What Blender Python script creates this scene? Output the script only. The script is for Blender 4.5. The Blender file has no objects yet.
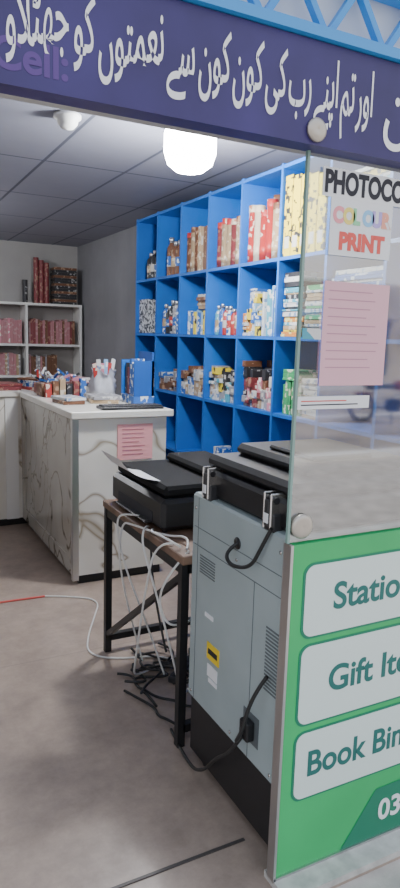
import bpy, math, random
from math import *
from mathutils import Vector, Matrix
random.seed(7)
S=bpy.context.scene
COL=S.collection

# ---------------------------------------------------------------- materials
def mat(name,col,rough=.6,metal=0,spec=.5,emit=None,estr=0,noise=0,nscale=8,bump=0,bscale=60,trans=0,alpha=1):
    m=bpy.data.materials.new(name);m.use_nodes=True
    nt=m.node_tree;b=nt.nodes['Principled BSDF']
    b.inputs['Base Color'].default_value=(*col,1)
    b.inputs['Roughness'].default_value=rough
    b.inputs['Metallic'].default_value=metal
    b.inputs['Specular IOR Level'].default_value=spec
    if emit:
        b.inputs['Emission Color'].default_value=(*emit,1);b.inputs['Emission Strength'].default_value=estr
    if noise or bump:
        tc=nt.nodes.new('ShaderNodeTexCoord')
    if noise:
        n=nt.nodes.new('ShaderNodeTexNoise');n.inputs['Scale'].default_value=nscale;n.inputs['Detail'].default_value=6
        r=nt.nodes.new('ShaderNodeValToRGB')
        r.color_ramp.elements[0].color=(*[max(0,c*(1-noise)) for c in col],1)
        r.color_ramp.elements[1].color=(*[min(1,c*(1+noise)) for c in col],1)
        r.color_ramp.elements[0].position=.3;r.color_ramp.elements[1].position=.7
        nt.links.new(tc.outputs['Object'],n.inputs['Vector']);nt.links.new(n.outputs['Fac'],r.inputs[0]);nt.links.new(r.outputs[0],b.inputs['Base Color'])
    if bump:
        n2=nt.nodes.new('ShaderNodeTexNoise');n2.inputs['Scale'].default_value=bscale
        bp=nt.nodes.new('ShaderNodeBump');bp.inputs['Strength'].default_value=bump;bp.inputs['Distance'].default_value=.01
        nt.links.new(tc.outputs['Object'],n2.inputs['Vector']);nt.links.new(n2.outputs['Fac'],bp.inputs['Height']);nt.links.new(bp.outputs[0],b.inputs['Normal'])
    return m
def printed(name,col,col2,scale=22,th=.55,rough=.45):
    """printed packaging: coloured blocks / label patches"""
    m=mat(name,col,rough);nt=m.node_tree;b=nt.nodes['Principled BSDF']
    tc=nt.nodes.new('ShaderNodeTexCoord');v=nt.nodes.new('ShaderNodeTexVoronoi');v.distance='CHEBYCHEV';v.inputs['Scale'].default_value=scale
    s=nt.nodes.new('ShaderNodeSeparateColor');g=nt.nodes.new('ShaderNodeMath');g.operation='GREATER_THAN';g.inputs[1].default_value=th
    mx=nt.nodes.new('ShaderNodeMix');mx.data_type='RGBA';mx.inputs[6].default_value=(*col,1);mx.inputs[7].default_value=(*col2,1)
    nt.links.new(tc.outputs['Object'],v.inputs['Vector']);nt.links.new(v.outputs['Color'],s.inputs[0]);nt.links.new(s.outputs[0],g.inputs[0])
    nt.links.new(g.outputs[0],mx.inputs[0]);nt.links.new(mx.outputs[2],b.inputs['Base Color'])
    return m
def marble(name,base,vein,scale=1.6,wid=1.0):
    m=mat(name,base,.22);nt=m.node_tree;b=nt.nodes['Principled BSDF']
    tc=nt.nodes.new('ShaderNodeTexCoord')
    mp=nt.nodes.new('ShaderNodeMapping');mp.inputs['Rotation'].default_value=(radians(35),radians(25),0);mp.inputs['Scale'].default_value=(1.2,1.2,.8);mp.inputs['Location'].default_value=(.4,.9,.2)
    n=nt.nodes.new('ShaderNodeTexNoise');n.inputs['Scale'].default_value=scale;n.inputs['Detail'].default_value=3;n.inputs['Distortion'].default_value=1.1
    s=nt.nodes.new('ShaderNodeMath');s.operation='SUBTRACT';s.inputs[1].default_value=.5
    a=nt.nodes.new('ShaderNodeMath');a.operation='ABSOLUTE'
    r=nt.nodes.new('ShaderNodeValToRGB');e=r.color_ramp.elements
    e[0].position=0;e[0].color=(*vein,1);e[1].position=.024*wid;e[1].color=(*base,1)
    x=e.new(.009*wid);x.color=(*[(p+q)/2 for p,q in zip(base,vein)],1)
    n2=nt.nodes.new('ShaderNodeTexNoise');n2.inputs['Scale'].default_value=2.2
    r2=nt.nodes.new('ShaderNodeValToRGB');r2.color_ramp.elements[0].color=(.82,.8,.76,1);r2.color_ramp.elements[0].position=.35;r2.color_ramp.elements[1].color=(1,1,1,1);r2.color_ramp.elements[1].position=.6
    mx=nt.nodes.new('ShaderNodeMix');mx.data_type='RGBA';mx.blend_type='MULTIPLY';mx.inputs[0].default_value=1
    L=nt.links.new
    L(tc.outputs['Object'],mp.inputs[0]);L(mp.outputs[0],n.inputs['Vector']);L(n.outputs['Fac'],s.inputs[0]);L(s.outputs[0],a.inputs[0]);L(a.outputs[0],r.inputs[0])
    L(tc.outputs['Object'],n2.inputs['Vector']);L(n2.outputs['Fac'],r2.inputs[0]);L(r.outputs[0],mx.inputs[6]);L(r2.outputs[0],mx.inputs[7]);L(mx.outputs[2],b.inputs['Base Color'])
    return m
def tiles(name,c1,line,w,h,mort=.012,rough=.7,noise=.1):
    m=mat(name,c1,rough);nt=m.node_tree;b=nt.nodes['Principled BSDF']
    tc=nt.nodes.new('ShaderNodeTexCoord');br=nt.nodes.new('ShaderNodeTexBrick');br.offset=0;br.inputs['Scale'].default_value=1
    br.inputs['Brick Width'].default_value=w;br.inputs['Row Height'].default_value=h;br.inputs['Mortar Size'].default_value=mort
    br.inputs['Color1'].default_value=(*c1,1);br.inputs['Color2'].default_value=(*[c*.93 for c in c1],1);br.inputs['Mortar'].default_value=(*line,1)
    n=nt.nodes.new('ShaderNodeTexNoise');n.inputs['Scale'].default_value=5;n.inputs['Detail'].default_value=12;n.inputs['Roughness'].default_value=.75
    r=nt.nodes.new('ShaderNodeValToRGB');r.color_ramp.elements[0].color=(1-noise,)*3+(1,);r.color_ramp.elements[1].color=(1,1,1,1)
    r.color_ramp.elements[0].position=.35;r.color_ramp.elements[1].position=.65
    mx=nt.nodes.new('ShaderNodeMix');mx.data_type='RGBA';mx.blend_type='MULTIPLY';mx.inputs[0].default_value=1
    L=nt.links.new
    L(tc.outputs['Object'],br.inputs['Vector']);L(tc.outputs['Object'],n.inputs['Vector']);L(n.outputs['Fac'],r.inputs[0]);L(br.outputs['Color'],mx.inputs[6]);L(r.outputs[0],mx.inputs[7]);L(mx.outputs[2],b.inputs['Base Color'])
    return m

# ---------------------------------------------------------------- mesh builder
class B:
    def __init__(s,name):
        s.name=name;s.v=[];s.f=[];s.mi=[];s.mats=[];s.sm=[]
    def _m(s,m):
        if m not in s.mats:s.mats.append(m)
        return s.mats.index(m)
    def add(s,vs,fs,m,smooth=False,M=None):
        o=len(s.v);i=s._m(m)
        if M is not None: vs=[M@Vector(v) for v in vs]
        s.v+= [tuple(v) for v in vs]
        for f in fs:
            s.f.append([o+k for k in f]);s.mi.append(i);s.sm.append(smooth)
        return s
    def box(s,x0,x1,y0,y1,z0,z1,m,M=None):
        vs=[(x,y,z) for x in(x0,x1) for y in(y0,y1) for z in(z0,z1)]
        fs=[(0,1,3,2),(4,6,7,5),(0,4,5,1),(2,3,7,6),(0,2,6,4),(1,5,7,3)]
        return s.add(vs,fs,m,False,M)
    def bbox(s,x0,x1,y0,y1,z0,z1,m,c=.004,M=None):
        """box with chamfered edges"""
        vs=[];cx=[(x0,x1),(y0,y1),(z0,z1)]
        c=min(c,(x1-x0)*.4,(y1-y0)*.4,(z1-z0)*.4)
        idx={}
        for i in(0,1):
            for j in(0,1):
                for k in(0,1):
                    P=[cx[0][i],cx[1][j],cx[2][k]];sg=[1 if q==0 else -1 for q in(i,j,k)]
                    for a in range(3):
                        q=[P[t]+(sg[t]*c if t!=a else 0) for t in range(3)]
                        idx[(i,j,k,a)]=len(vs);vs.append(q)
        fs=[]
        for a in range(3):
            u,w=[t for t in range(3) if t!=a]
            for sd in(0,1):
                quad=[]
                for (p,q) in((0,0),(1,0),(1,1),(0,1)):
                    key=[0,0,0];key[a]=sd;key[u]=p;key[w]=q
                    quad.append(idx[(*key,a)])
                fs.append(quad)
        for a in range(3):
            u,w=[t for t in range(3) if t!=a]
            for p in(0,1):
                for q in(0,1):
                    k0=[0,0,0];k1=[0,0,0];k1[a]=1
                    for k in(k0,k1):k[u]=p;k[w]=q
                    fs.append([idx[(*k0,u)],idx[(*k1,u)],idx[(*k1,w)],idx[(*k0,w)]])
        for i in(0,1):
            for j in(0,1):
                for k in(0,1):fs.append([idx[(i,j,k,a)] for a in range(3)])
        return s.add(vs,fs,m,False,M)
    def lathe(s,c,prof,m,seg=20,axis='z',smooth=True,M=None):
        vs=[];n=len(prof)
        for k in range(seg):
            t=2*pi*k/seg
            for (r,h) in prof:
                p=(r*cos(t),r*sin(t),h)
                if axis=='x':p=(p[2],p[0],p[1])
                if axis=='y':p=(p[0],p[2],p[1])
                vs.append((c[0]+p[0],c[1]+p[1],c[2]+p[2]))
        fs=[]
        for k in range(seg):
            k2=(k+1)%seg
            for j in range(n-1):
                fs.append((k*n+j,k2*n+j,k2*n+j+1,k*n+j+1))
        if prof[0][0]>1e-6: fs.append([k*n for k in range(seg)])
        if prof[-1][0]>1e-6: fs.append([k*n+n-1 for k in range(seg)][::-1])
        return s.add(vs,fs,m,smooth,M)
    def cyl(s,c,r,h,m,axis='z',seg=20,M=None):
        return s.lathe(c,[(r,0),(r,h)],m,seg,axis,False,M)
    def torus(s,c,R,r,m,seg=32,n=10,M=None):
        """wheel ring lying in the XZ plane"""
        vs=[];fs=[]
        for k in range(seg):
            t=2*pi*k/seg
            for j in range(n):
                a=2*pi*j/n;q=R+r*cos(a);vs.append((c[0]+q*cos(t),c[1]+r*sin(a),c[2]+q*sin(t)))
        for k in range(seg):
            for j in range(n):fs.append((k*n+j,k*n+(j+1)%n,((k+1)%seg)*n+(j+1)%n,((k+1)%seg)*n+j))
        return s.add(vs,fs,m,True,M)
    def bar(s,p,q,w,d,m):
        p=Vector(p);q=Vector(q);z=(q-p);L=z.length;z.normalize()
        x=z.cross(Vector((0,1,0)));
        if x.length<.1:x=z.cross(Vector((1,0,0)))
        x.normalize();y=z.cross(x)
        M=Matrix((( x.x,y.x,z.x,p.x),(x.y,y.y,z.y,p.y),(x.z,y.z,z.z,p.z),(0,0,0,1)))
        return s.box(-w/2,w/2,-d/2,d/2,0,L,m,M)
    def done(s,parent=None,bevel=0):
        me=bpy.data.meshes.new(s.name);me.from_pydata(s.v,[],s.f)
        for m in s.mats:me.materials.append(m)
        for i,p in enumerate(me.polygons):p.material_index=s.mi[i];p.use_smooth=s.sm[i]
        import bmesh
        bm=bmesh.new();bm.from_mesh(me);bmesh.ops.recalc_face_normals(bm,faces=bm.faces);bm.to_mesh(me);bm.free()
        o=bpy.data.objects.new(s.name,me);COL.objects.link(o)
        if parent:o.parent=parent
        return o
def empty(name,loc=(0,0,0)):
    e=bpy.data.objects.new(name,None);COL.objects.link(e);return e
def cable(name,pts,r,m,parent=None):
    cu=bpy.data.curves.new(name,'CURVE');cu.dimensions='3D';cu.bevel_depth=r;cu.bevel_resolution=3
    if isinstance(pts[0][0],(int,float)):pts=[pts]
    for P in pts:
        sp=cu.splines.new('NURBS');sp.points.add(len(P)-1)
        for i,q in enumerate(P):sp.points[i].co=(*q,1)
        sp.order_u=3;sp.use_endpoint_u=True;sp.resolution_u=8
    cu.materials.append(m)
    o=bpy.data.objects.new(name,cu);COL.objects.link(o)
    if parent:o.parent=parent
    return o
def text(name,body,loc,size,m,parent=None,off=0,align='LEFT',ext=.0008,shear=0,rot=(pi/2,0,0),sx=1):
    cu=bpy.data.curves.new(name,'FONT');cu.body=body;cu.size=size;cu.extrude=ext;cu.offset=off;cu.align_x=align;cu.shear=shear
    cu.materials.append(m)
    o=bpy.data.objects.new(name,cu);COL.objects.link(o);o.location=loc;o.rotation_euler=rot;o.scale=(sx,1,1)
    if parent:o.parent=parent
    return o

# palette
white=mat('white_paint',(.78,.78,.76),.5)
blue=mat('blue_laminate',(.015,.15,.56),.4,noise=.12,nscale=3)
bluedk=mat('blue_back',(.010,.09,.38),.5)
wallm=mat('grey_wall',(.24,.24,.26),.85,noise=.12,nscale=2,bump=.1)
wallext=mat('exterior_plaster',(.55,.53,.5),.9,noise=.1,nscale=4,bump=.2)
ceilm=tiles('ceiling_panels',(.29,.30,.37),(.10,.11,.15),.6,1.2,.012,.6,.05)
floorm=tiles('floor_terrazzo',(.46,.36,.295),(.36,.29,.25),3,3,.004,.36,.34)
groundm=mat('paved_ground',(.52,.48,.44),.9,noise=.25,nscale=6,bump=.3)
roadm=mat('asphalt_road',(.34,.29,.24),.9,noise=.5,nscale=.9,bump=.3)
marb=marble('marble_laminate',(.82,.80,.75),(.36,.30,.22),1.25,.5)
marbt=mat('white_laminate_top',(.80,.78,.72),.3,noise=.06,nscale=3)
marbd=marble('marble_panel',(.50,.48,.44),(.12,.085,.055),1.7,.7)
alu=mat('brushed_aluminium',(.6,.6,.6),.35,metal=1)
steel=mat('chrome_steel',(.72,.70,.68),.25,metal=1)
black=mat('black_plastic',(.013,.013,.015),.4)
blackm=mat('black_metal',(.02,.02,.022),.45,metal=.3)
dgrey=mat('dark_grey_plastic',(.03,.03,.033),.45)
cgrey=mat('copier_grey_panel',(.37,.44,.45),.45,noise=.06,nscale=5)
cseam=mat('copier_seam',(.12,.14,.15),.6)
wood=mat('brown_wood',(.20,.12,.08),.5,noise=.35,nscale=14)
pink=mat('pink_paper',(.86,.40,.42),.7)
paper=mat('white_paper',(.85,.86,.88),.7)
cwhite=mat('white_cable',(.75,.75,.73),.5)
cblack=mat('black_cable',(.02,.02,.02),.5)
redm=mat('red_tape',(.7,.12,.10),.6)
yellow=mat('yellow_label',(.9,.65,.03),.6)
inkd=mat('ink_dark',(.02,.02,.03),.6)
inkg=mat('ink_green',(.02,.16,.14),.5)
green=mat('board_green',(.035,.50,.15),.4,noise=.12,nscale=2)
greend=mat('board_dark_green',(.01,.22,.12),.4)
inner=mat('board_label_white',(.74,.84,.80),.4)
purple=mat('sign_purple',(.042,.030,.145),.45,noise=.35,nscale=3)
lblue=mat('sky_blue_paint',(.05,.33,.78),.4)
pale=mat('pale_panel',(.78,.82,.86),.8)
signw=mat('sign_white_ink',(.9,.9,.92),.5)
signp=mat('sign_purple_ink',(.11,.055,.25),.5)

PAL={}
def P(n,c,c2,sc=22,th=.6):PAL[n]=printed('print_'+n,c,c2,sc*1.7,th)
P('red',(.45,.04,.035),(.75,.6,.5),22,.88);P('brown',(.17,.075,.04),(.4,.25,.16),22,.82);P('cream',(.62,.53,.40),(.45,.2,.12),16,.92)
P('blue',(.03,.13,.45),(.7,.75,.8),22,.75);P('white',(.66,.66,.64),(.2,.3,.48),26,.8);P('yellow',(.80,.62,.05),(.03,.03,.03),22,.78)
P('green',(.06,.36,.14),(.65,.7,.5),22,.8);P('pink',(.65,.25,.32),(.8,.75,.7),22,.75);P('black',(.03,.03,.035),(.4,.4,.4),26,.88)
P('grey',(.3,.3,.32),(.6,.6,.6),22,.7);P('orange',(.7,.26,.05),(.8,.75,.3),22,.7);P('cyan',(.08,.38,.5),(.7,.7,.7),22,.7);P('tan',(.42,.30,.18),(.6,.54,.43),22,.8)
P('floral',(.05,.06,.08),(.65,.68,.72),34,.5);P('maroon',(.22,.045,.05),(.35,.18,.13),22,.8);P('skyblue',(.25,.45,.68),(.8,.8,.85),22,.7)
P('rose',(.45,.20,.22),(.5,.3,.3),20,.8)
silver=mat('silver_can',(.6,.62,.65),.3,metal=.8)
labw=mat('label_white',(.62,.60,.56),.5)

# ---------------------------------------------------------------- room shell
def shell(name,*a):
    b=B(name);b.box(*a);return b.done()
XL,XR,YB,ZC=-2.0,2.76,9.2,2.78
shell('floor',XL-.1,XR+.1,1.30,YB+.1,-.1,0,floorm)
shell('ceiling',XL-.1,XR+.1,1.56,YB+.1,ZC,ZC+.1,ceilm)
shell('wall_left',XL-.1,XL,1.56,YB,0,ZC,wallm)
shell('wall_right',XR,XR+.1,1.56,YB,0,ZC,wallm)
shell('wall_back',XL-.1,XR+.1,YB,YB+.1,0,ZC,mat('back_wall',(.36,.35,.34),.85,noise=.08,nscale=2))
b=B('wall_front');b.box(XL-.1,XR+.1,1.42,1.56,2.10,3.3,wallext);b.box(XL-.1,-1.3,1.42,1.56,0,2.10,wallext);b.box(XR-.25,XR+.1,1.42,1.56,0,2.10,wallext);b.done()
b=B('baseboard_right');b.box(XR-.012,XR,6.15,YB-.32,0,.09,white);b.done()
b=B('trim_threshold');tm=mat('threshold_metal',(.10,.09,.085),.5,metal=.4);b.box(-1.3,1.02,1.564,1.574,.0,.004,tm);b.done()
b=B('ground');b.box(-30,30,-4.0,1.30,-.12,-.01,groundm);b.done()
b=B('street_road');b.box(-30,30,-13,-4.0,-.14,-.05,roadm);b.box(-30,30,-4.2,-4.0,-.05,.08,mat('kerb_stone',(.80,.78,.74),.8));
b.box(-30,30,-8.6,-8.4,-.05,-.045,paper);b.box(-30,30,-16,-13,-.14,.06,groundm);b.done()

# opposite side of the street (seen as a reflection in the glass)
b=B('building_opposite');wb=mat('opposite_plaster',(.48,.42,.35),.9,noise=.25,nscale=.6);dk=mat('opposite_window',(.06,.065,.07),.3)
b.box(-30,30,-22,-18,-.1,3.9,wb)
for i in range(-9,10):
    b.box(i*3.1-.9,i*3.1+.9,-18.03,-17.98,.2,2.4,dk);b.box(i*3.1-1.2,i*3.1+1.2,-18.6,-17.3,2.5,2.6,lblue if i%2 else wb)
b.done()
b=B('trim_sill');b.box(1.0,XR+.1,1.30,1.42,0,.022,mat('concrete_sill',(.55,.53,.5),.9,noise=.2,nscale=20));b.done()
# motorcycle parked across the road (small, reflected in the glass)
b=B('parked_motorcycle');rub=mat('tyre_rubber',(.02,.02,.02),.8);redp=mat('red_tank',(.20,.03,.03),.3)
Mm=Matrix.Translation((9.6,-7.2,-.05))@Matrix.Rotation(radians(25),4,'Z')
def mbar(p,q,w,m):b.bar(Mm@Vector(p),Mm@Vector(q),w,w,m)
for x in(-.62,.62):
    b.torus((x,0,.30),.25,.045,rub,M=Mm);b.torus((x,0,.30),.205,.012,steel,M=Mm);b.cyl((x,-.04,.30),.05,.08,steel,'y',16,M=Mm)
    for k in range(8):
        t=k*pi/4;mbar((x,0,.30),(x+.2*cos(t),0,.30+.2*sin(t)),.006,steel)
for y in(-.06,.06):
    mbar((.62,y,.30),(.42,y,.92),.03,steel);mbar((-.62,y,.30),(-.40,y,.66),.03,steel);mbar((-.62,y,.30),(-.05,y,.32),.025,blackm)
mbar((.42,0,.85),(-.05,0,.35),.04,blackm);mbar((.40,0,.80),(-.55,0,.68),.04,blackm)
b.bbox(-.14,.16,-.11,.11,.24,.50,blackm,.04,M=Mm);b.lathe((.08,0,.44),[(.07,0),(.075,.1),(.06,.16)],steel,16,M=Mm)
b.bbox(-.02,.36,-.11,.11,.68,.87,redp,.06,M=Mm);b.bbox(-.62,0,-.12,.12,.70,.80,black,.04,M=Mm)
mbar((.40,-.34,1.0),(.40,.34,1.0),.025,steel);mbar((.42,-.1,.92),(.40,-.1,1.0),.03,steel);mbar((.42,.1,.92),(.40,.1,1.0),.03,steel)
b.lathe((.47,0,.86),[(0,-.06),(.07,-.05),(.095,.0),(.09,.03),(0,.035)],steel,20,'x',M=Mm);mbar((-.05,-.14,.28),(-.75,-.14,.34),.06,steel)
b.bbox(-.82,-.45,-.06,.06,.58,.62,redp,.015,M=Mm);b.bbox(.44,.82,-.05,.05,.585,.60,redp,.005,M=Mm)
for y in(-.34,.34):mbar((.40,y*.9,1.0),(.36,y*.95,1.16),.012,blackm);b.lathe((.36,y*.95,1.18),[(0,-.01),(.05,-.005),(.05,.005),(0,.01)],blackm,14,'x',M=Mm)
mbar((-.05,.1,.25),(-.1,.3,.0),.02,blackm)
b.done()

# ---------------------------------------------------------------- blue shelving
YS=[1.75+.0,2.13,2.62,3.11,3.60,4.09,4.58,5.07,5.56,6.05]
ZS=[.10,.60,1.10,1.60,2.10,2.66]
b=B('blue_wall_shelving')
for y in YS:b.box(2.40,2.74,y-.011,y+.011,0,2.68,blue)
for z in ZS:b.box(2.402,2.74,YS[0],YS[-1],z-.011,z+.011,blue)
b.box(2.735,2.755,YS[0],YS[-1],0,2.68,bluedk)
b.box(2.415,2.43,YS[0],YS[-1],0,.09,blue)
b.done()
def books(b,y0,y1,z,h,cols,x0=2.43,d=.17,tmin=.012,tmax=.035):
    y=y0
    while True:
        t=random.uniform(tmin,tmax)
        if y+t>y1:break
        hh=h*random.uniform(.85,1);xx=x0+random.uniform(0,.03)
        b.bbox(xx,xx+d,y,y+t-.001,z,z+hh,PAL[random.choice(cols)],.002)
        if random.random()<.4:b.box(xx-.0006,xx+.001,y+.002,y+t-.003,z+hh*.6,z+hh*.8,labw)
        y+=t
def stack(b,y0,y1,z,h,cols,x0=2.43,d=.22,tmin=.01,tmax=.035):
    zz=z
    while True:
        t=random.uniform(tmin,tmax)
        if zz+t>z+h:break
        j=random.uniform(0,.02)
        b.bbox(x0+j,x0+j+d,y0+random.uniform(0,.02),y1-random.uniform(0,.02),zz,zz+t-.001,PAL[random.choice(cols)],.002);zz+=t
def bottles(b,y0,y1,z,h,cols,r=.035,x0=2.47,cap=None):
    y=y0+r;cap=cap or silver
    while y+r<=y1:
        hh=h*random.uniform(.8,1)
        b.lathe((x0,y,z),[(r*.95,0),(r,.01),(r,hh*.72),(r*.5,hh*.84),(r*.42,hh*.86)],PAL[random.choice(cols)],16)
        b.lathe((x0,y,z),[(r*1.01,hh*.25),(r*1.012,hh*.26),(r*1.012,hh*.5),(r*1.01,hh*.51)],random.choice([labw,PAL['tan'],PAL['red'],PAL['blue']]),16)
        b.lathe((x0,y,z+hh*.86),[(r*.5,0),(r*.5,hh*.13),(r*.4,hh*.14)],cap,16);y+=2*r+.004
def rolls(b,y0,y1,z,h,cols,r=.03,x0=2.47):
    y=y0+r
    while y+r<=y1:
        hh=h*random.uniform(.82,1);c=PAL[random.choice(cols)]
        b.lathe((x0,y,z),[(r,0),(r,hh*.12),(r*1.04,hh*.121),(r*1.04,hh*.3),(r,hh*.301),(r,hh),(r*.7,hh),(r*.7,hh-.03)],c,16)
        b.lathe((x0,y,z),[(r*1.05,hh*.88),(r*1.06,hh*.885),(r*1.06,hh),(r*.9,hh+.001)],PAL[random.choice(['red','cream','brown'])],16)
        y+=2*r+.004
def boxes(b,y0,y1,z,h,cols,x0=2.42,wmin=.04,wmax=.10,tmin=.02,tmax=.09,d=.14):
    y=y0
    while True:
        w=random.uniform(wmin,wmax)
        if y+w>y1:break
        zz=z;top=z+h*random.uniform(.5,1);
        while zz<top-.02:
            t=min(random.uniform(tmin,tmax),top-zz);xx=x0+random.uniform(0,.03)
            b.bbox(xx,xx+d,y,y+w-.004,zz,zz+t-.001,PAL[random.choice(cols)],.002)
            if random.random()<.4:b.box(xx-.0006,xx+.001,y+w*.15,y+w*.6,zz+t*.3,zz+t*.7,labw)
            zz+=t
        y+=w
def pencup(b,x,y,z,cols):
    b.lathe((x,y,z),[(.035,0),(.04,.1),(.036,.1),(.032,.01)],PAL[random.choice(cols)],14)
    for k in range(9):
        a=random.uniform(0,6.28);rr=.02
        b.bar((x+rr*cos(a)*.5,y+rr*sin(a)*.5,z+.012),(x+rr*1.6*cos(a),y+rr*1.6*sin(a),z+random.uniform(.15,.19)),.007,.007,PAL[random.choice(['red','blue','yellow','green','black','orange'])])
def bay(i,r):return YS[i]+.015,YS[i+1]-.015,ZS[r]+.0115
def mk(name,fn):
    b=B(name);fn(b);return b.done()
def f(b):
    y0,y1,z=bay(8,4);bottles(b,y0+.05,y1-.12,z,.28,['black','brown','blue'],.042)
    y0,y1,z=bay(7,4);bottles(b,y0,y1-.03,z,.36,['brown','black','maroon','grey'],.042)
mk('thermos_bottle_row',f)
def f(b):
    y0,y1,z=bay(6,4);books(b,y0,y0+.22,z,.36,['brown','tan','brown'],tmin=.03,tmax=.05);rolls(b,y0+.23,y1,z,.36,['tan','brown','tan'],.035);rolls(b,y0,y1,z,.38,['cream','brown','tan'],.035,2.67)
    y0,y1,z=bay(5,4);rolls(b,y0,y1-.02,z,.36,['red','brown','tan','maroon'],.033);rolls(b,y0,y1-.06,z,.38,['brown','tan','red'],.034,2.56)
mk('paper_roll_row',f)
def f(b):
    y0,y1,z=bay(4,4);rolls(b,y0,y1,z,.40,['cream','red','tan','maroon','cream'],.036);rolls(b,y0+.02,y1,z,.46,['cream','tan','maroon'],.036,2.58)
mk('chart_roll_row',f)
def f(b):
    y0,y1,z=bay(3,4);y=y1-.085
    for k in range(5):
        b.bbox(2.415,2.62,y,y+.08,z,z+.49-.012*k,PAL['yellow'],.003);b.box(2.414,2.42,y+.015,y+.065,z+.05,z+.12,labw);y-=.085
    y0,y1,z=bay(2,4);stack(b,y0,y1,z,.42,['yellow','cyan','white'])
mk('yellow_paper_ream_stack',f)
def f(b):
    y0,y1,z=bay(8,3);b.bbox(2.41,2.65,y0,y0+.21,z,z+.3,PAL['floral'],.004);b.bbox(2.43,2.65,y0+.23,y1,z,z+.32,PAL['floral'],.004)
mk('patterned_gift_box_pair',f)
def f(b):
    y0,y1,z=bay(7,3);bottles(b,y0,y1,z,.30,['blue','grey','cyan','black'],.034);bottles(b,y0,y1,z,.38,['brown','blue','black'],.038,2.6)
    y0,y1,z=bay(5,3);bottles(b,y0,y1,z,.24,['white','red','blue','cyan'],.028);rolls(b,y0,y0+.28,z,.36,['white','blue','red','grey'],.03,2.57)
mk('water_bottle_row',f)
def f(b):
    y0,y1,z=bay(6,3);books(b,y0,y1-.08,z,.20,['blue','skyblue','yellow','blue','tan']);stack(b,y0,y0+.22,z+.202,.12,['brown','white','tan'])
    y0,y1,z=bay(4,3);books(b,y0,y0+.22,z,.34,['white','cyan','skyblue','blue'],tmax=.05);boxes(b,y0+.225,y1,z,.33,['blue','white','skyblue','orange','yellow'])
mk('notebook_row',f)
def f(b):
    y0,y1,z=bay(3,3);stack(b,y1-.22,y1,z,.42,['yellow','white','cyan','tan','orange','black']);stack(b,y0,y1-.24,z,.34,['tan','white','green'])
    y0,y1,z=bay(2,3);stack(b,y0,y1,z,.4,['white','blue','tan'])
mk('notebook_stack',f)
def f(b):
    for i,h,c in((8,.2,['white','brown','blue']),(7,.22,['grey','blue','brown']),(6,.26,['white','brown','cream','tan','blue']),(5,.27,['white','grey','yellow','cyan','tan','black']),(4,.33,['white','tan','black','brown','pink','maroon','grey'])):
        y0,y1,z=bay(i,2);boxes(b,y0,y1,z,h,c);boxes(b,y0,y1-.05,z,h*1.1,c+['maroon','grey'],2.60,d=.09)
mk('stationery_box_row',f)
def f(b):
    y0,y1,z=bay(3,2);books(b,y1-.22,y1-.02,z,.22,['green','green','white'],tmin=.02,tmax=.04)
    stack(b,y1-.22,y1-.03,z+.221,.09,['green','white','green'])
    stack(b,y0,y1-.25,z,.25,['white','tan'])
mk('green_book_row',f)
def f(b):
    for i,a in ((5,.25),(4,.3)):
        y0,y1,z=bay(i,1);boxes(b,y0+a,y1-.05,z,.16,['black','blue','white','black'])
mk('small_box_row',f)
b=B('pen_cup_pair')
for (i,yy) in ((8,.1),(8,.25)):
    y0,y1,z=bay(i,1);pencup(b,2.5,y0+yy,z,['blue','black'])
b.done()

# ---------------------------------------------------------------- counter (L-shaped)
b=B('marble_shop_counter')
H=1.12
b.box(1.15,1.76,3.87,5.34,.06,H-.05,marb)          # projecting leg
b.box(-1.2,1.76,5.34,5.94,.06,H-.05,marb)          # back leg
b.box(1.17,1.74,3.89,5.9,0,.06,blackm);b.box(-1.18,1.74,5.36,5.92,0,.06,blackm)
b.bbox(1.11,1.80,3.84,5.30,H-.045,H,marbt,.005)
b.bbox(-1.24,1.80,5.30,5.98,H-.045,H,marbt,.005)
b.box(1.138,1.15,4.02,5.22,.16,H-.12,marbd)
for (y0,y1,z0,z1) in((3.87,4.02,.06,H-.05),(5.22,5.34,.06,H-.05),(4.02,5.22,.06,.16),(4.02,5.22,H-.12,H-.05)):b.box(1.13,1.15,y0,y1,z0,z1,marbd)
b.box(1.125,1.165,3.862,3.90,.03,H-.046,alu)
b.box(1.0,1.1,5.325,5.34,.06,H-.05,white)
b.done()
b=B('pink_notice_paper');b.box(1.42,1.66,3.862,3.8695,.80,1.03,pink)
inkp=mat('ink_notice',(.5,.18,.22),.7)
for k in range(7):b.box(1.45,1.45+random.uniform(.1,.18),3.8605,3.862,.995-k*.027,1.0-k*.027,inkp)
b.done()

# things on counter
Mz=lambda x,y,z,a:Matrix.Translation((x,y,z))@Matrix.Rotation(a,4,'Z')
z=H+.0005
b=B('counter_books_pile')
def pile(x,y,a,w,l,n,c,z=z):
    zz=z
    for i in range(n):
        t=random.uniform(.015,.035);b.bbox(-w/2,w/2,-l/2,l/2,0,t-.001,PAL[random.choice(c)],.002,M=Mz(x,y,zz,a+i*.15));zz+=t
pile(1.29,5.45,.2,.2,.26,4,['blue','red','brown']);pile(1.58,5.5,-.3,.22,.3,5,['brown','blue','pink','maroon']);pile(1.02,5.5,.1,.22,.26,2,['maroon','white'])
pile(.75,5.55,.4,.22,.26,3,['rose','brown'])
b.done()
b=B('counter_notepad_stack');pile(1.24,4.35,.1,.15,.22,2,['white','brown']);pile(1.5,4.40,-.2,.2,.28,2,['tan','grey']);b.done()
b=B('pen_packet_pile')
b.bbox(1.17,1.50,4.80,4.98,H+.0005,H+.10,PAL['brown'],.004);b.bbox(1.2,1.48,5.02,5.2,H+.0005,H+.08,PAL['maroon'],.004)
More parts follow.
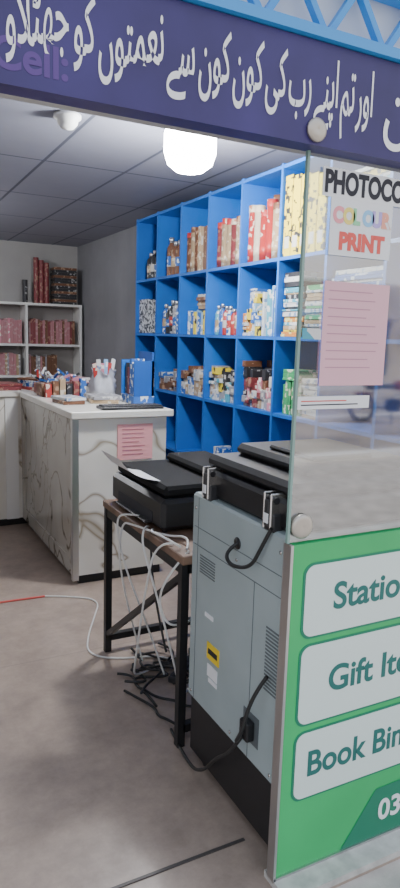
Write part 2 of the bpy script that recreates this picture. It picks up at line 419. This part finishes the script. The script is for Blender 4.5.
for k in range(26):
    x=random.uniform(1.2,1.46);y=random.uniform(4.82,5.15)
    b.bar((x,y,H+.09+random.uniform(0,.03)),(x+random.uniform(-.1,.1),y+random.uniform(-.1,.1),H+.11+random.uniform(0,.09)),.016,.016,PAL[random.choice(['red','pink','brown','white','blue','maroon','black','blue'])])
for k in range(6):b.bbox(1.185+.052*k,1.228+.052*k,4.74,4.79,H+.0005,H+.10+.02*(k%3),PAL[['red','brown','tan','black','maroon','blue'][k]],.002)
b.done()
b=B('white_plastic_bag')
vs=[];fs=[];seg=20;rows=[(0,.085),(.02,.11),(.07,.11),(.12,.10),(.17,.085),(.19,.10)]
for (h,r) in rows:
    for k in range(seg):
        t=2*pi*k/seg;q=r*(1+.18*sin(5*t+h*20)+random.uniform(-.07,.07));vs.append((1.66+q*cos(t)*.85,4.86+q*sin(t)*1.1,H+.001+h+(random.uniform(-.03,.04) if h>.16 else 0)))
for j in range(len(rows)-1):
    for k in range(seg):fs.append((j*seg+k,j*seg+(k+1)%seg,(j+1)*seg+(k+1)%seg,(j+1)*seg+k))
fs.append(list(range(seg)))
b.add(vs,fs,mat('bag_plastic',(.62,.64,.70),.3),True)
for k in range(6):b.bar((1.615+.018*k,4.85,H+.05),(1.57+.04*k,4.80+.025*k,H+.25+.03*(k%2)),.032,.01,PAL[['red','white','pink','skyblue','red','white'][k]])
b.done()
b=B('blue_display_box')
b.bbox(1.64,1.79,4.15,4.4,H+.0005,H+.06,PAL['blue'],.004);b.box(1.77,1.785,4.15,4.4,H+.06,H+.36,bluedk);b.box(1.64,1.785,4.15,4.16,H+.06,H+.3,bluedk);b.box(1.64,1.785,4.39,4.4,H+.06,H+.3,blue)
for k in range(5):b.bbox(1.66,1.76,4.17+.042*k,4.205+.042*k,H+.061,H+.25+.03*(k%3),PAL[['black','blue','blue','maroon','black'][k]],.002)
b.done()
b=B('computer_keyboard')
b.bbox(1.33,1.75,3.89,4.03,H+.0005,H+.018,black,.004)
for i in range(14):
    for j in range(4):b.bbox(1.345+i*.0285,1.369+i*.0285,3.90+j*.03,3.925+j*.03,H+.018,H+.026,dgrey,.002)
b.done()

# back shelf
b=B('white_back_bookcase')
X0,X1=-.6,2.72
for zz in(.04,.5,.98,1.40,1.94):b.box(X0,X1,8.86,9.18,zz,zz+.03,white)
for xx in(X0,.1,1.0,1.95,2.69):b.box(xx,xx+.03,8.855,9.18,0,1.96,white)
b.box(X0,X1,9.17,9.19,0,1.96,mat('bookcase_back',(.3,.28,.27),.8))
b.done()
def xbooks(b,x0,x1,z,h,cols,y0=8.9,tmin=.02,tmax=.04):
    x=x0
    while True:
        t=random.uniform(tmin,tmax)
        if x+t>x1:break
        b.bbox(x,x+t-.002,y0,y0+.2,z,z+h*random.uniform(.88,1),PAL[random.choice(cols)],.002);x+=t
b=B('ledger_book_row');xbooks(b,1.05,1.93,1.431,.33,['rose','rose','pink']);xbooks(b,2.0,2.66,1.431,.34,['rose','brown','rose','maroon']);xbooks(b,2.0,2.4,1.011,.28,['rose','grey','brown']);xbooks(b,1.05,1.9,1.011,.3,['grey','tan','rose']);b.done()
b=B('folder_stack')
for k in range(14):
    b.bbox(2.34+random.uniform(0,.02),2.66,8.9,9.1,1.971+k*.035,2.003+k*.035,PAL[['black','brown','black'][k%3]],.002)
b.done()
b=B('brown_chart_roll')
for k in range(3):b.cyl((2.13+.07*k,9.0,1.971),.034,.60-.03*k,PAL['maroon'],seg=18)
b.cyl((1.98,9.0,1.971),.034,.30,PAL['black'],seg=18);b.done()

# ---------------------------------------------------------------- ceiling fixtures
b=B('dome_smoke_detector');b.lathe((1.07,3.75,ZC),[(.075,-.001),(.075,-.02),(.06,-.03),(.055,-.05),(.035,-.072),(0,-.08)],white,24);b.done()
lampe=mat('lamp_glow',(1,1,1),.5,emit=(.95,.97,1),estr=60)
def lamp(name,x,y):
    b=B(name);b.lathe((x,y,ZC),[(.10,-.001),(.10,-.012),(.07,-.015),(.07,-.016)],white,32)
    b.lathe((x,y,ZC-.016),[(.08,0),(.125,-.02),(.145,-.07),(.145,-.17),(.125,-.23),(.08,-.265),(0,-.275)],lampe,32);b.done()
lamp('ceiling_lamp',1.665,3.42)
lamp('added_fill_lamp',.1,6.9)  # extra lamp out of view, added to brighten the rear of the shop

# ---------------------------------------------------------------- front signage
sg=empty('purple_shop_sign')
b=B('panel');b.box(-1.5,2.9,1.345,1.40,2.057,2.285,purple);b.done(sg)
FORMS={'ا':'\uFE8D\uFE8E','و':'\uFEED\uFEEE','ر':'\uFEAD\uFEAE','ت':'\uFE95\uFE96\uFE97\uFE98','م':'\uFEE1\uFEE2\uFEE3\uFEE4','پ':'\uFB56\uFB57\uFB58\uFB59','ن':'\uFEE5\uFEE6\uFEE7\uFEE8','ے':'\uFBAE\uFBAF','ب':'\uFE8F\uFE90\uFE91\uFE92','ک':'\uFB8E\uFB8F\uFB90\uFB91','ی':'\uFBFC\uFBFD\uFBFE\uFBFF','س':'\uFEB1\uFEB2\uFEB3\uFEB4','ع':'\uFEC9\uFECA\uFECB\uFECC','ں':'\uFB9E\uFB9F','ج':'\uFE9D\uFE9E\uFE9F\uFEA0','ھ':'\uFBAA\uFBAB\uFBAC\uFBAD','ٹ':'\uFB66\uFB67\uFB68\uFB69','ل':'\uFEDD\uFEDE\uFEDF\uFEE0','L':'\uFEFB\uFEFC','گ':'\uFB92\uFB93\uFB94\uFB95'}
def shape(w):
    out=[]
    for i,c in enumerate(w):
        F=FORMS[c];prev=i>0 and len(FORMS[w[i-1]])==4;nxt=i<len(w)-1 and len(F)==4
        out.append(F[(3 if nxt else 1) if prev else (2 if nxt else 0)])
    return out   # logical order, first letter is rightmost
verse=[shape(w) for w in ['اور','تم','اپنے','رب','کی','کون','کون','سے','نعمتوں','کو','جھٹLو']]
extra=[shape('بن')]
glyphs=set(g for w in verse+extra for g in w)
def tmp(body):
    cu=bpy.data.curves.new('tmp','FONT');cu.body=body;cu.size=1;cu.offset=.012;o=bpy.data.objects.new('tmp',cu);COL.objects.link(o);return o
T={g:(tmp(g),tmp(g+g)) for g in glyphs}
bpy.context.view_layer.update()
dg=bpy.context.evaluated_depsgraph_get()
G={}
for g,(a,c) in T.items():
    ma=bpy.data.meshes.new_from_object(a.evaluated_get(dg));mc=bpy.data.meshes.new_from_object(c.evaluated_get(dg))
    xa=max(v.co.x for v in ma.vertices);xc=max(v.co.x for v in mc.vertices)
    G[g]=(xc-xa,[tuple(v.co) for v in ma.vertices],[tuple(p.vertices) for p in ma.polygons])
    bpy.data.meshes.remove(ma);bpy.data.meshes.remove(mc)
for a,c in T.values():
    for o in(a,c):
        d=o.data;bpy.data.objects.remove(o);bpy.data.curves.remove(d)
def lay(b,words,xr,xl,zb,hs,y,m,slope=.10,gap=.14):
    tot=sum(sum(G[g][0] for g in w) for w in words)+gap*(len(words)-1)
    sx=(xr-xl)/tot;x=xr;e=0
    for w in words:
        ww=sum(G[g][0] for g in w);xs=x-ww*sx
        for g in w:
            ad,vs,fs=G[g];x-=ad*sx
            dz=slope*hs*((x-xs)/sx)*.9 - slope*hs*ww*.45
            e=(e+1)%5
            b.add([(x+v[0]*sx,y-e*.00012,zb+v[1]*hs+dz) for v in vs],fs,m)
        x-=gap*sx
b=B('urdu_verse_lettering')
lay(b,verse,1.155,.265,2.145,.142,1.3440,signw)
lay(b,extra,1.32,1.19,2.12,.17,1.3440,signw,0)
b.done(sg)
text('cell_label','Cell:',(.24,1.3445,2.085),.08,signp,sg,.002,ext=.0003)
b=B('blue_lattice_grille')
b.box(-1.5,2.9,1.33,1.40,2.288,2.312,lblue)
b.box(-1.5,2.9,1.35,1.40,2.44,2.47,lblue)
x=-1.5
while x<2.9:
    b.bar((x,1.375,2.31),(x+.09,1.375,2.44),.016,.02,lblue);b.bar((x+.09,1.375,2.44),(x+.18,1.375,2.31),.016,.02,lblue);x+=.18
b.box(-1.5,2.9,1.41,1.419,2.29,2.9,pale)
b.done()

# green board
gb=empty('green_services_board')
b=B('panel');b.box(1.00,2.35,1.375,1.400,.025,1.05,green)
b.box(.997,1.006,1.368,1.403,.02,1.052,alu);b.box(1.0,2.35,1.368,1.403,.02,.03,alu)
def rrect(b,x0,x1,z0,z1,y,m,r=.03,d=.002):
    pts=[]
    for cx,cz,a0 in((x1-r,z1-r,0),(x0+r,z1-r,90),(x0+r,z0+r,180),(x1-r,z0+r,270)):
        for k in range(7):
            t=radians(a0+k*15);pts.append((cx+r*cos(t),cz+r*sin(t)))
    n=len(pts);vs=[(p[0],y,p[1]) for p in pts]+[(p[0],y+d,p[1]) for p in pts]
    fs=[list(range(n)),list(range(n,2*n))]+[(k,(k+1)%n,n+(k+1)%n,n+k) for k in range(n)]
    b.add(vs,fs,m)
for z0,z1 in((.775,.985),(.505,.745),(.265,.475)):
    rrect(b,1.048,1.90,z0-.007,z1+.007,1.3735,greend,.034,.001);rrect(b,1.056,1.896,z0,z1,1.372,inner,.03)
b.add([(1.25,1.3735,.03),(2.3,1.3735,.03),(2.3,1.3735,.22),(1.38,1.3735,.2)],[(0,1,2,3)],greend)
b.done(gb)
text('label_stationery','Stationery',(1.155,1.3715,.845),.112,inkg,gb,.0022,sx=.98)
text('label_gift_items','Gift Items',(1.155,1.3715,.59),.112,inkg,gb,.0022,sx=.98)
text('label_book_binding','Book Binding',(1.095,1.3715,.335),.112,inkg,gb,.0022,sx=.92)
text('label_phone','0300 0000',(1.395,1.372,.085),.10,signw,gb,.0022)

# glass pane
gm=bpy.data.materials.new('shopfront_glass');gm.use_nodes=True;nt=gm.node_tree;nt.nodes.clear()
o_=nt.nodes.new('ShaderNodeOutputMaterial');tr=nt.nodes.new('ShaderNodeBsdfTransparent');tr.inputs[0].default_value=(.80,.86,.84,1)
gl=nt.nodes.new('ShaderNodeBsdfGlossy');gl.inputs['Roughness'].default_value=.045;gl.inputs[0].default_value=(.95,.94,.93,1)
mx=nt.nodes.new('ShaderNodeMixShader');mx.inputs[0].default_value=.42
nt.links.new(tr.outputs[0],mx.inputs[1]);nt.links.new(gl.outputs[0],mx.inputs[2]);nt.links.new(mx.outputs[0],o_.inputs[0])
ge=mat('glass_edge',(.25,.38,.34),.2)
gp=empty('glass_shopfront_panel')
b=B('pane');b.add([(1.0,1.385,1.055),(2.5,1.385,1.055),(2.5,1.385,2.055),(1.0,1.385,2.055)],[(0,1,2,3)],gm);b.done(gp)
b=B('pane_edge');b.box(.992,.9995,1.380,1.390,1.055,2.055,ge);b.done(gp)
brass=mat('dull_steel',(.55,.50,.44),.4,metal=.7)
for nm,x,z_,yy,rr in(('glass_clamp',1.035,1.10,1.3795,.034),('glass_clamp.001',.985,2.09,1.3435,.027)):
    b=B(nm);b.lathe((x,yy,z_),[(rr,0),(rr,-.006),(rr-.006,-.01),(.008,-.011),(0,-.009)],brass,28,'y');b.done()
# posters on glass
pe=empty('photocopy_poster')
b=B('sheets');b.box(1.04,1.62,1.3775,1.379,1.955,2.025,paper);b.box(1.07,1.275,1.378,1.3795,1.815,1.955,paper);b.done(pe)
text('line_photocopy','PHOTOCOPY',(1.045,1.377,1.967),.073,inkd,pe,.003,sx=.72)
x=1.078
for ch,c in zip('COLOUR',[(.9,.35,.4),(.9,.75,.2),(.3,.7,.4),(.3,.6,.9),(.5,.4,.8),(.9,.4,.3)]):
    text('line_colour_'+ch,ch,(x,1.3775,1.897),.052,mat('ink_'+ch,c,.6),pe,.003,sx=.88);x+=.032
text('line_print','PRINT',(1.10,1.3775,1.832),.058,mat('ink_red',(.8,.12,.1),.6),pe,.003,sx=.95)
pn=empty('pink_price_notice')
b=B('sheet');b.box(1.065,1.285,1.378,1.3795,1.48,1.75,mat('pink_sheet',(.80,.46,.53),.7))
ipk=mat('ink_pink',(.55,.28,.36),.7)
for k in range(10):b.box(1.08,1.08+random.uniform(.12,.19),1.3775,1.378,1.725-k*.022,1.7275-k*.022,ipk)
b.done(pn)
b=B('price_strip');b.box(1.0,1.24,1.378,1.3795,1.418,1.452,paper);b.box(1.01,1.20,1.3775,1.378,1.428,1.431,inkd);b.box(1.01,1.16,1.3775,1.378,1.438,1.441,redm);b.done()
b=B('cyan_sticker_strip');b.box(1.003,1.062,1.378,1.3795,1.60,1.628,PAL['cyan']);b.done()

# ---------------------------------------------------------------- copier
cp=empty('office_photocopier')
b=B('body')
X0,X1,Y0,Y1=1.03,1.62,1.43,2.02
b.bbox(X0,X1,Y0,Y1,.27,1.05,cgrey,.008)
b.box(X0+.012,X1-.01,Y0+.01,Y1-.01,.05,.27,black)
for (x,y) in((X0+.07,Y0+.07),(X0+.07,Y1-.07),(X1-.07,Y0+.07),(X1-.07,Y1-.07)):b.lathe((x,y,0),[(.0,.0),(.03,.0),(.03,.03),(.03,.05)],black,14)
b.done(cp)
b=B('back_details')
def plate(y0,y1,z0,z1,m,d=.003):b.box(X0-d,X0+.001,y0,y1,z0,z1,m)
plate(Y0+.01,Y1-.01,.865,.867,cseam,.0012);plate(Y0+.16,Y0+.162,.28,.865,cseam,.0012);plate(Y1-.05,Y1-.048,.28,1.04,cseam,.0012);plate(Y0+.02,Y1-.02,.93,.932,cseam,.001)
for k in range(7):plate(1.84,1.95,.775+k*.010,.779+k*.010,cseam,.0015)
for k in range(18):plate(1.447,1.515,.555+k*.0115,.560+k*.0115,cseam,.0015)
plate(1.79,1.875,.485,.545,yellow);plate(1.80,1.865,.505,.525,inkd,.0035)
plate(1.80,1.87,.42,.465,paper,.002);plate(1.80,1.86,.40,.415,paper,.002);plate(1.84,1.90,.63,.645,paper,.002)
for (y,z_) in((1.46,1.0),(1.99,1.0),(1.46,.30),(1.99,.30),(1.7,.9),(1.7,.3)):b.lathe((X0,y,z_),[(.006,0),(.006,-.003),(0,-.004)],steel,10,'x')
plate(1.53,1.62,.34,.44,cseam,.002);b.bbox(X0-.03,X0,1.55,1.60,.355,.42,black,.005)
b.lathe((X0,1.70,.955),[(.02,0),(.02,-.002),(0,-.002)],black,14,'x')
b.done(cp)
b=B('scanner_top')
b.bbox(X0+.02,X1,Y0+.01,Y1-.02,1.052,1.145,black,.012)
b.bbox(X0+.03,X1+.01,Y0+.02,Y1-.04,1.15,1.195,black,.015)
b.bbox(X0+.12,X0+.52,Y0+.10,Y1-.08,1.1955,1.235,dgrey,.015)
b.bbox(X0+.16,X0+.40,Y0+.12,Y0+.36,1.2355,1.25,black,.006)
b.done(cp)
b=B('lid_hinges')
for y in(1.53,1.915):
    b.bbox(X0-.004,X0+.03,y-.03,y+.03,1.045,1.10,dgrey,.004);b.bbox(X0-.012,X0+.02,y-.012,y+.012,1.06,1.14,dgrey,.003);b.bbox(X0-.010,X0+.045,y+.013,y+.022,1.05,1.16,steel,.003);b.bbox(X0-.010,X0+.045,y-.022,y-.013,1.05,1.16,steel,.003)
    b.bbox(X0-.013,X0-.008,y-.011,y+.011,1.07,1.10,paper,.001)
    b.cyl((X0+.005,y-.03,1.14),.010,.06,black,'y',14)
b.done(cp)
cable('power_lead',[[(X0-.03,1.575,.39),(X0-.07,1.56,.36),(X0-.07,1.52,.42),(X0-.05,1.50,.55),(X0-.02,1.47,.62)],[(X0-.03,1.575,.37),(X0-.06,1.6,.3),(X0-.05,1.7,.22),(X0-.04,1.8,.1),(X0-.02,1.95,.01),(X0+.02,2.2,.007)],
 [(X0,1.70,.955),(X0-.04,1.71,.93),(X0-.05,1.66,.90),(X0-.03,1.57,.92),(X0-.02,1.53,1.0),(X0-.01,1.50,1.06)]],.006,cblack,cp)

# ---------------------------------------------------------------- table
b=B('wooden_top_table')
TX0,TX1,TY0,TY1=1.02,1.60,2.07,2.98
b.bbox(TX0,TX1,TY0,TY1,.755,.79,wood,.004)
s=.032
for x in(TX0+.005,TX1-.015-s):
    for y in(TY0+.015,TY1-.008-s):b.box(x,x+s,y,y+s,0,.755,blackm)
for x in(TX0+.005,TX1-.015-s):b.box(x,x+s,TY0+.05,TY1-.05,.715,.754,blackm)
for y in(TY0+.015,TY1-.008-s):b.box(TX0+.03,TX1-.05,y,y+s,.715,.754,blackm);b.box(TX0+.03,TX1-.05,y,y+s,.06,.092,blackm)
b.bar((TX0+.02,TY0+.04,.70),(TX0+.02,TY1-.04,.10),.024,.024,blackm)
b.bar((TX1-.03,TY0+.04,.70),(TX1-.03,TY1-.04,.10),.024,.024,blackm)
b.done()
# printer
pr=empty('inkjet_printer')
bmat=mat('matte_black_plastic',(.010,.010,.011),.75,spec=.2)
b=B('body')
z0=.7905
PX0,PX1,PY0,PY1=1.055,1.54,2.34,2.95
b.bbox(PX0,PX1,PY0,PY1,z0+.012,z0+.145,black,.018)
b.bbox(PX0+.02,PX1,PY0+.02,PY1-.02,z0+.147,z0+.195,bmat,.014)
b.bbox(PX0+.26,PX1,PY0+.06,PY1-.06,z0+.1955,z0+.235,bmat,.014)
b.box(PX0-.002,PX0+.002,PY0+.10,PY1-.10,z0+.03,z0+.075,inkd)
b.bbox(PX0-.025,PX0+.02,PY0+.12,PY1-.12,z0+.02,z0+.03,dgrey,.003)
b.bbox(PX0+.001,PX0+.01,PY0+.03,PY0+.09,z0+.09,z0+.115,dgrey,.003)
for x in(PX0+.03,PX1-.03):
    for y in(PY0+.04,PY1-.04):b.cyl((x,y,z0),.012,.013,black,seg=10)
b.done(pr)
b=B('printed_sheet')
vs=[]
for i in range(9):
    t=i/8
    for j in(0,1):vs.append((1.10-.15*t-.02*sin(pi*t), 2.46+.24*j+.10*t, z0+.198+.085*t-.02*sin(pi*t)))
fs=[(2*i,2*i+1,2*i+3,2*i+2) for i in range(8)]
b.add(vs,fs,paper,True);b.done(pr)

# ---------------------------------------------------------------- cables
def wob(p,q,n,amp,z=None):
    r=[]
    for i in range(n+1):
        t=i/n;v=[p[k]+(q[k]-p[k])*t+(random.uniform(-amp,amp) if 0<i<n else 0) for k in range(3)]
        if z is not None:v[2]=z+random.uniform(0,.01)
        r.append(tuple(v))
    return r
cable('white_extension_cable',[
 [(1.04,2.2,.80),(.99,2.25,.80),(.97,2.30,.6),(.99,2.45,.2),(1.05,2.62,.01),(1.2,2.7,.008)],
 [(1.04,2.45,.80),(1.0,2.4,.82),(.97,2.35,.76),(1.0,2.28,.6),(1.05,2.22,.35),(1.15,2.3,.05),(1.25,2.45,.008)],
 [(1.04,2.55,.82),(.99,2.62,.82),(.98,2.68,.77),(1.0,2.66,.6),(1.1,2.6,.3),(1.2,2.6,.01)],
 [(1.05,2.15,.80),(.99,2.18,.84),(.98,2.30,.83),(1.04,2.40,.80)],
 [(1.06,2.12,.80),(1.12,2.2,.82),(1.05,2.30,.80),(.99,2.5,.80),(.98,2.62,.78),(1.0,2.7,.5),(1.15,2.75,.02)],
 [(1.06,2.10,.80),(.97,2.12,.70),(.98,2.2,.55),(1.03,2.15,.45),(1.2,2.2,.5)],
 [(.92,3.76,.006),(1.05,3.70,.006),(1.21,3.58,.006),(1.10,3.35,.006),(1.0,3.15,.006),(.93,2.95,.006),(1.05,2.84,.006),(1.29,2.79,.006),(1.4,2.6,.006)]],.0045,cwhite)
cable('black_power_cable',[wob((1.15,2.9,0),(1.45,2.45,0),8,.09,.007),wob((1.05,2.55,0),(1.5,2.75,0),8,.09,.009),wob((1.2,2.4,0),(1.3,2.9,0),8,.1,.012),wob((1.1,2.75,0),(1.35,2.5,0),9,.12,.014),wob((1.0,2.6,0),(1.3,2.7,0),9,.12,.018),wob((1.05,2.35,0),(1.25,2.8,0),9,.1,.02),wob((.98,2.55,0),(1.10,2.15,0),5,.03,.007),wob((1.0,2.7,0),(1.2,2.3,0),7,.05,.007),
 [(1.3,2.97,.8),(1.3,3.02,.79),(1.3,3.03,.6),(1.28,2.95,.3),(1.3,2.8,.01)],[(1.2,2.2,.79),(1.25,2.0+.05,.76),(1.3,2.06,.5),(1.25,2.3,.1),(1.2,2.5,.02)]],.006,cblack)
b=B('power_strip');M=Mz(1.32,2.62,0,.7);b.bbox(-.15,.15,-.025,.025,.002,.035,dgrey,.006,M)
for k in range(4):b.cyl((-.11+.07*k,0,.035),.016,.003,black,seg=14,M=M)
b.bbox(.075,.115,-.02,.02,.038,.075,black,.005,M);b.done()
cable('red_floor_cable',[(.2,3.79,.005),(.657,3.775,.005),(.92,3.76,.005)],.006,redm)

# ---------------------------------------------------------------- lights / world
w=bpy.data.worlds.new('sky');S.world=w;w.use_nodes=True;nt=w.node_tree;bg=nt.nodes['Background']
tc=nt.nodes.new('ShaderNodeTexCoord');sp=nt.nodes.new('ShaderNodeSeparateXYZ');rp=nt.nodes.new('ShaderNodeValToRGB')
rp.color_ramp.elements[0].color=(.97,.93,.88,1);rp.color_ramp.elements[1].color=(.62,.72,.90,1);rp.color_ramp.elements[1].position=.7
nt.links.new(tc.outputs['Generated'],sp.inputs[0]);nt.links.new(sp.outputs[2],rp.inputs[0]);nt.links.new(rp.outputs[0],bg.inputs[0]);bg.inputs[1].default_value=1.75
l=bpy.data.lights.new('sunlight','SUN');l.energy=3.2;l.angle=.02;l.color=(1,.92,.82);o=bpy.data.objects.new('sunlight',l);COL.objects.link(o);o.rotation_euler=(radians(-30),radians(25),0)
def pl(n,loc,e):
    l=bpy.data.lights.new(n,'POINT');l.energy=e;l.shadow_soft_size=.06;l.color=(.97,.98,1);o=bpy.data.objects.new(n,l);COL.objects.link(o);o.location=loc
pl('lamp_light',(1.665,3.42,ZC-.37),100)
pl('added_fill_light',(.1,6.9,ZC-.37),34)  # fill light for the added lamp out of view

# ---------------------------------------------------------------- camera
p=radians(9.43);r=radians(1.7);th=radians(27.5)
Fd=Vector((sin(th),cos(th),0));fw=Fd*cos(p)+Vector((0,0,-sin(p)));Ul=Fd*sin(p)+Vector((0,0,cos(p)));Rl=Vector((cos(th),-sin(th),0))
Rc=cos(r)*Rl+sin(r)*Ul;Uc=-sin(r)*Rl+cos(r)*Ul
M=Matrix(((Rc.x,Uc.x,-fw.x,0),(Rc.y,Uc.y,-fw.y,0),(Rc.z,Uc.z,-fw.z,1.6),(0,0,0,1)))
cd=bpy.data.cameras.new('camera');cd.sensor_fit='VERTICAL';cd.sensor_height=36;cd.lens=650/888*36;cd.clip_start=.05
co=bpy.data.objects.new('camera',cd);COL.objects.link(co);co.matrix_world=M;S.camera=co
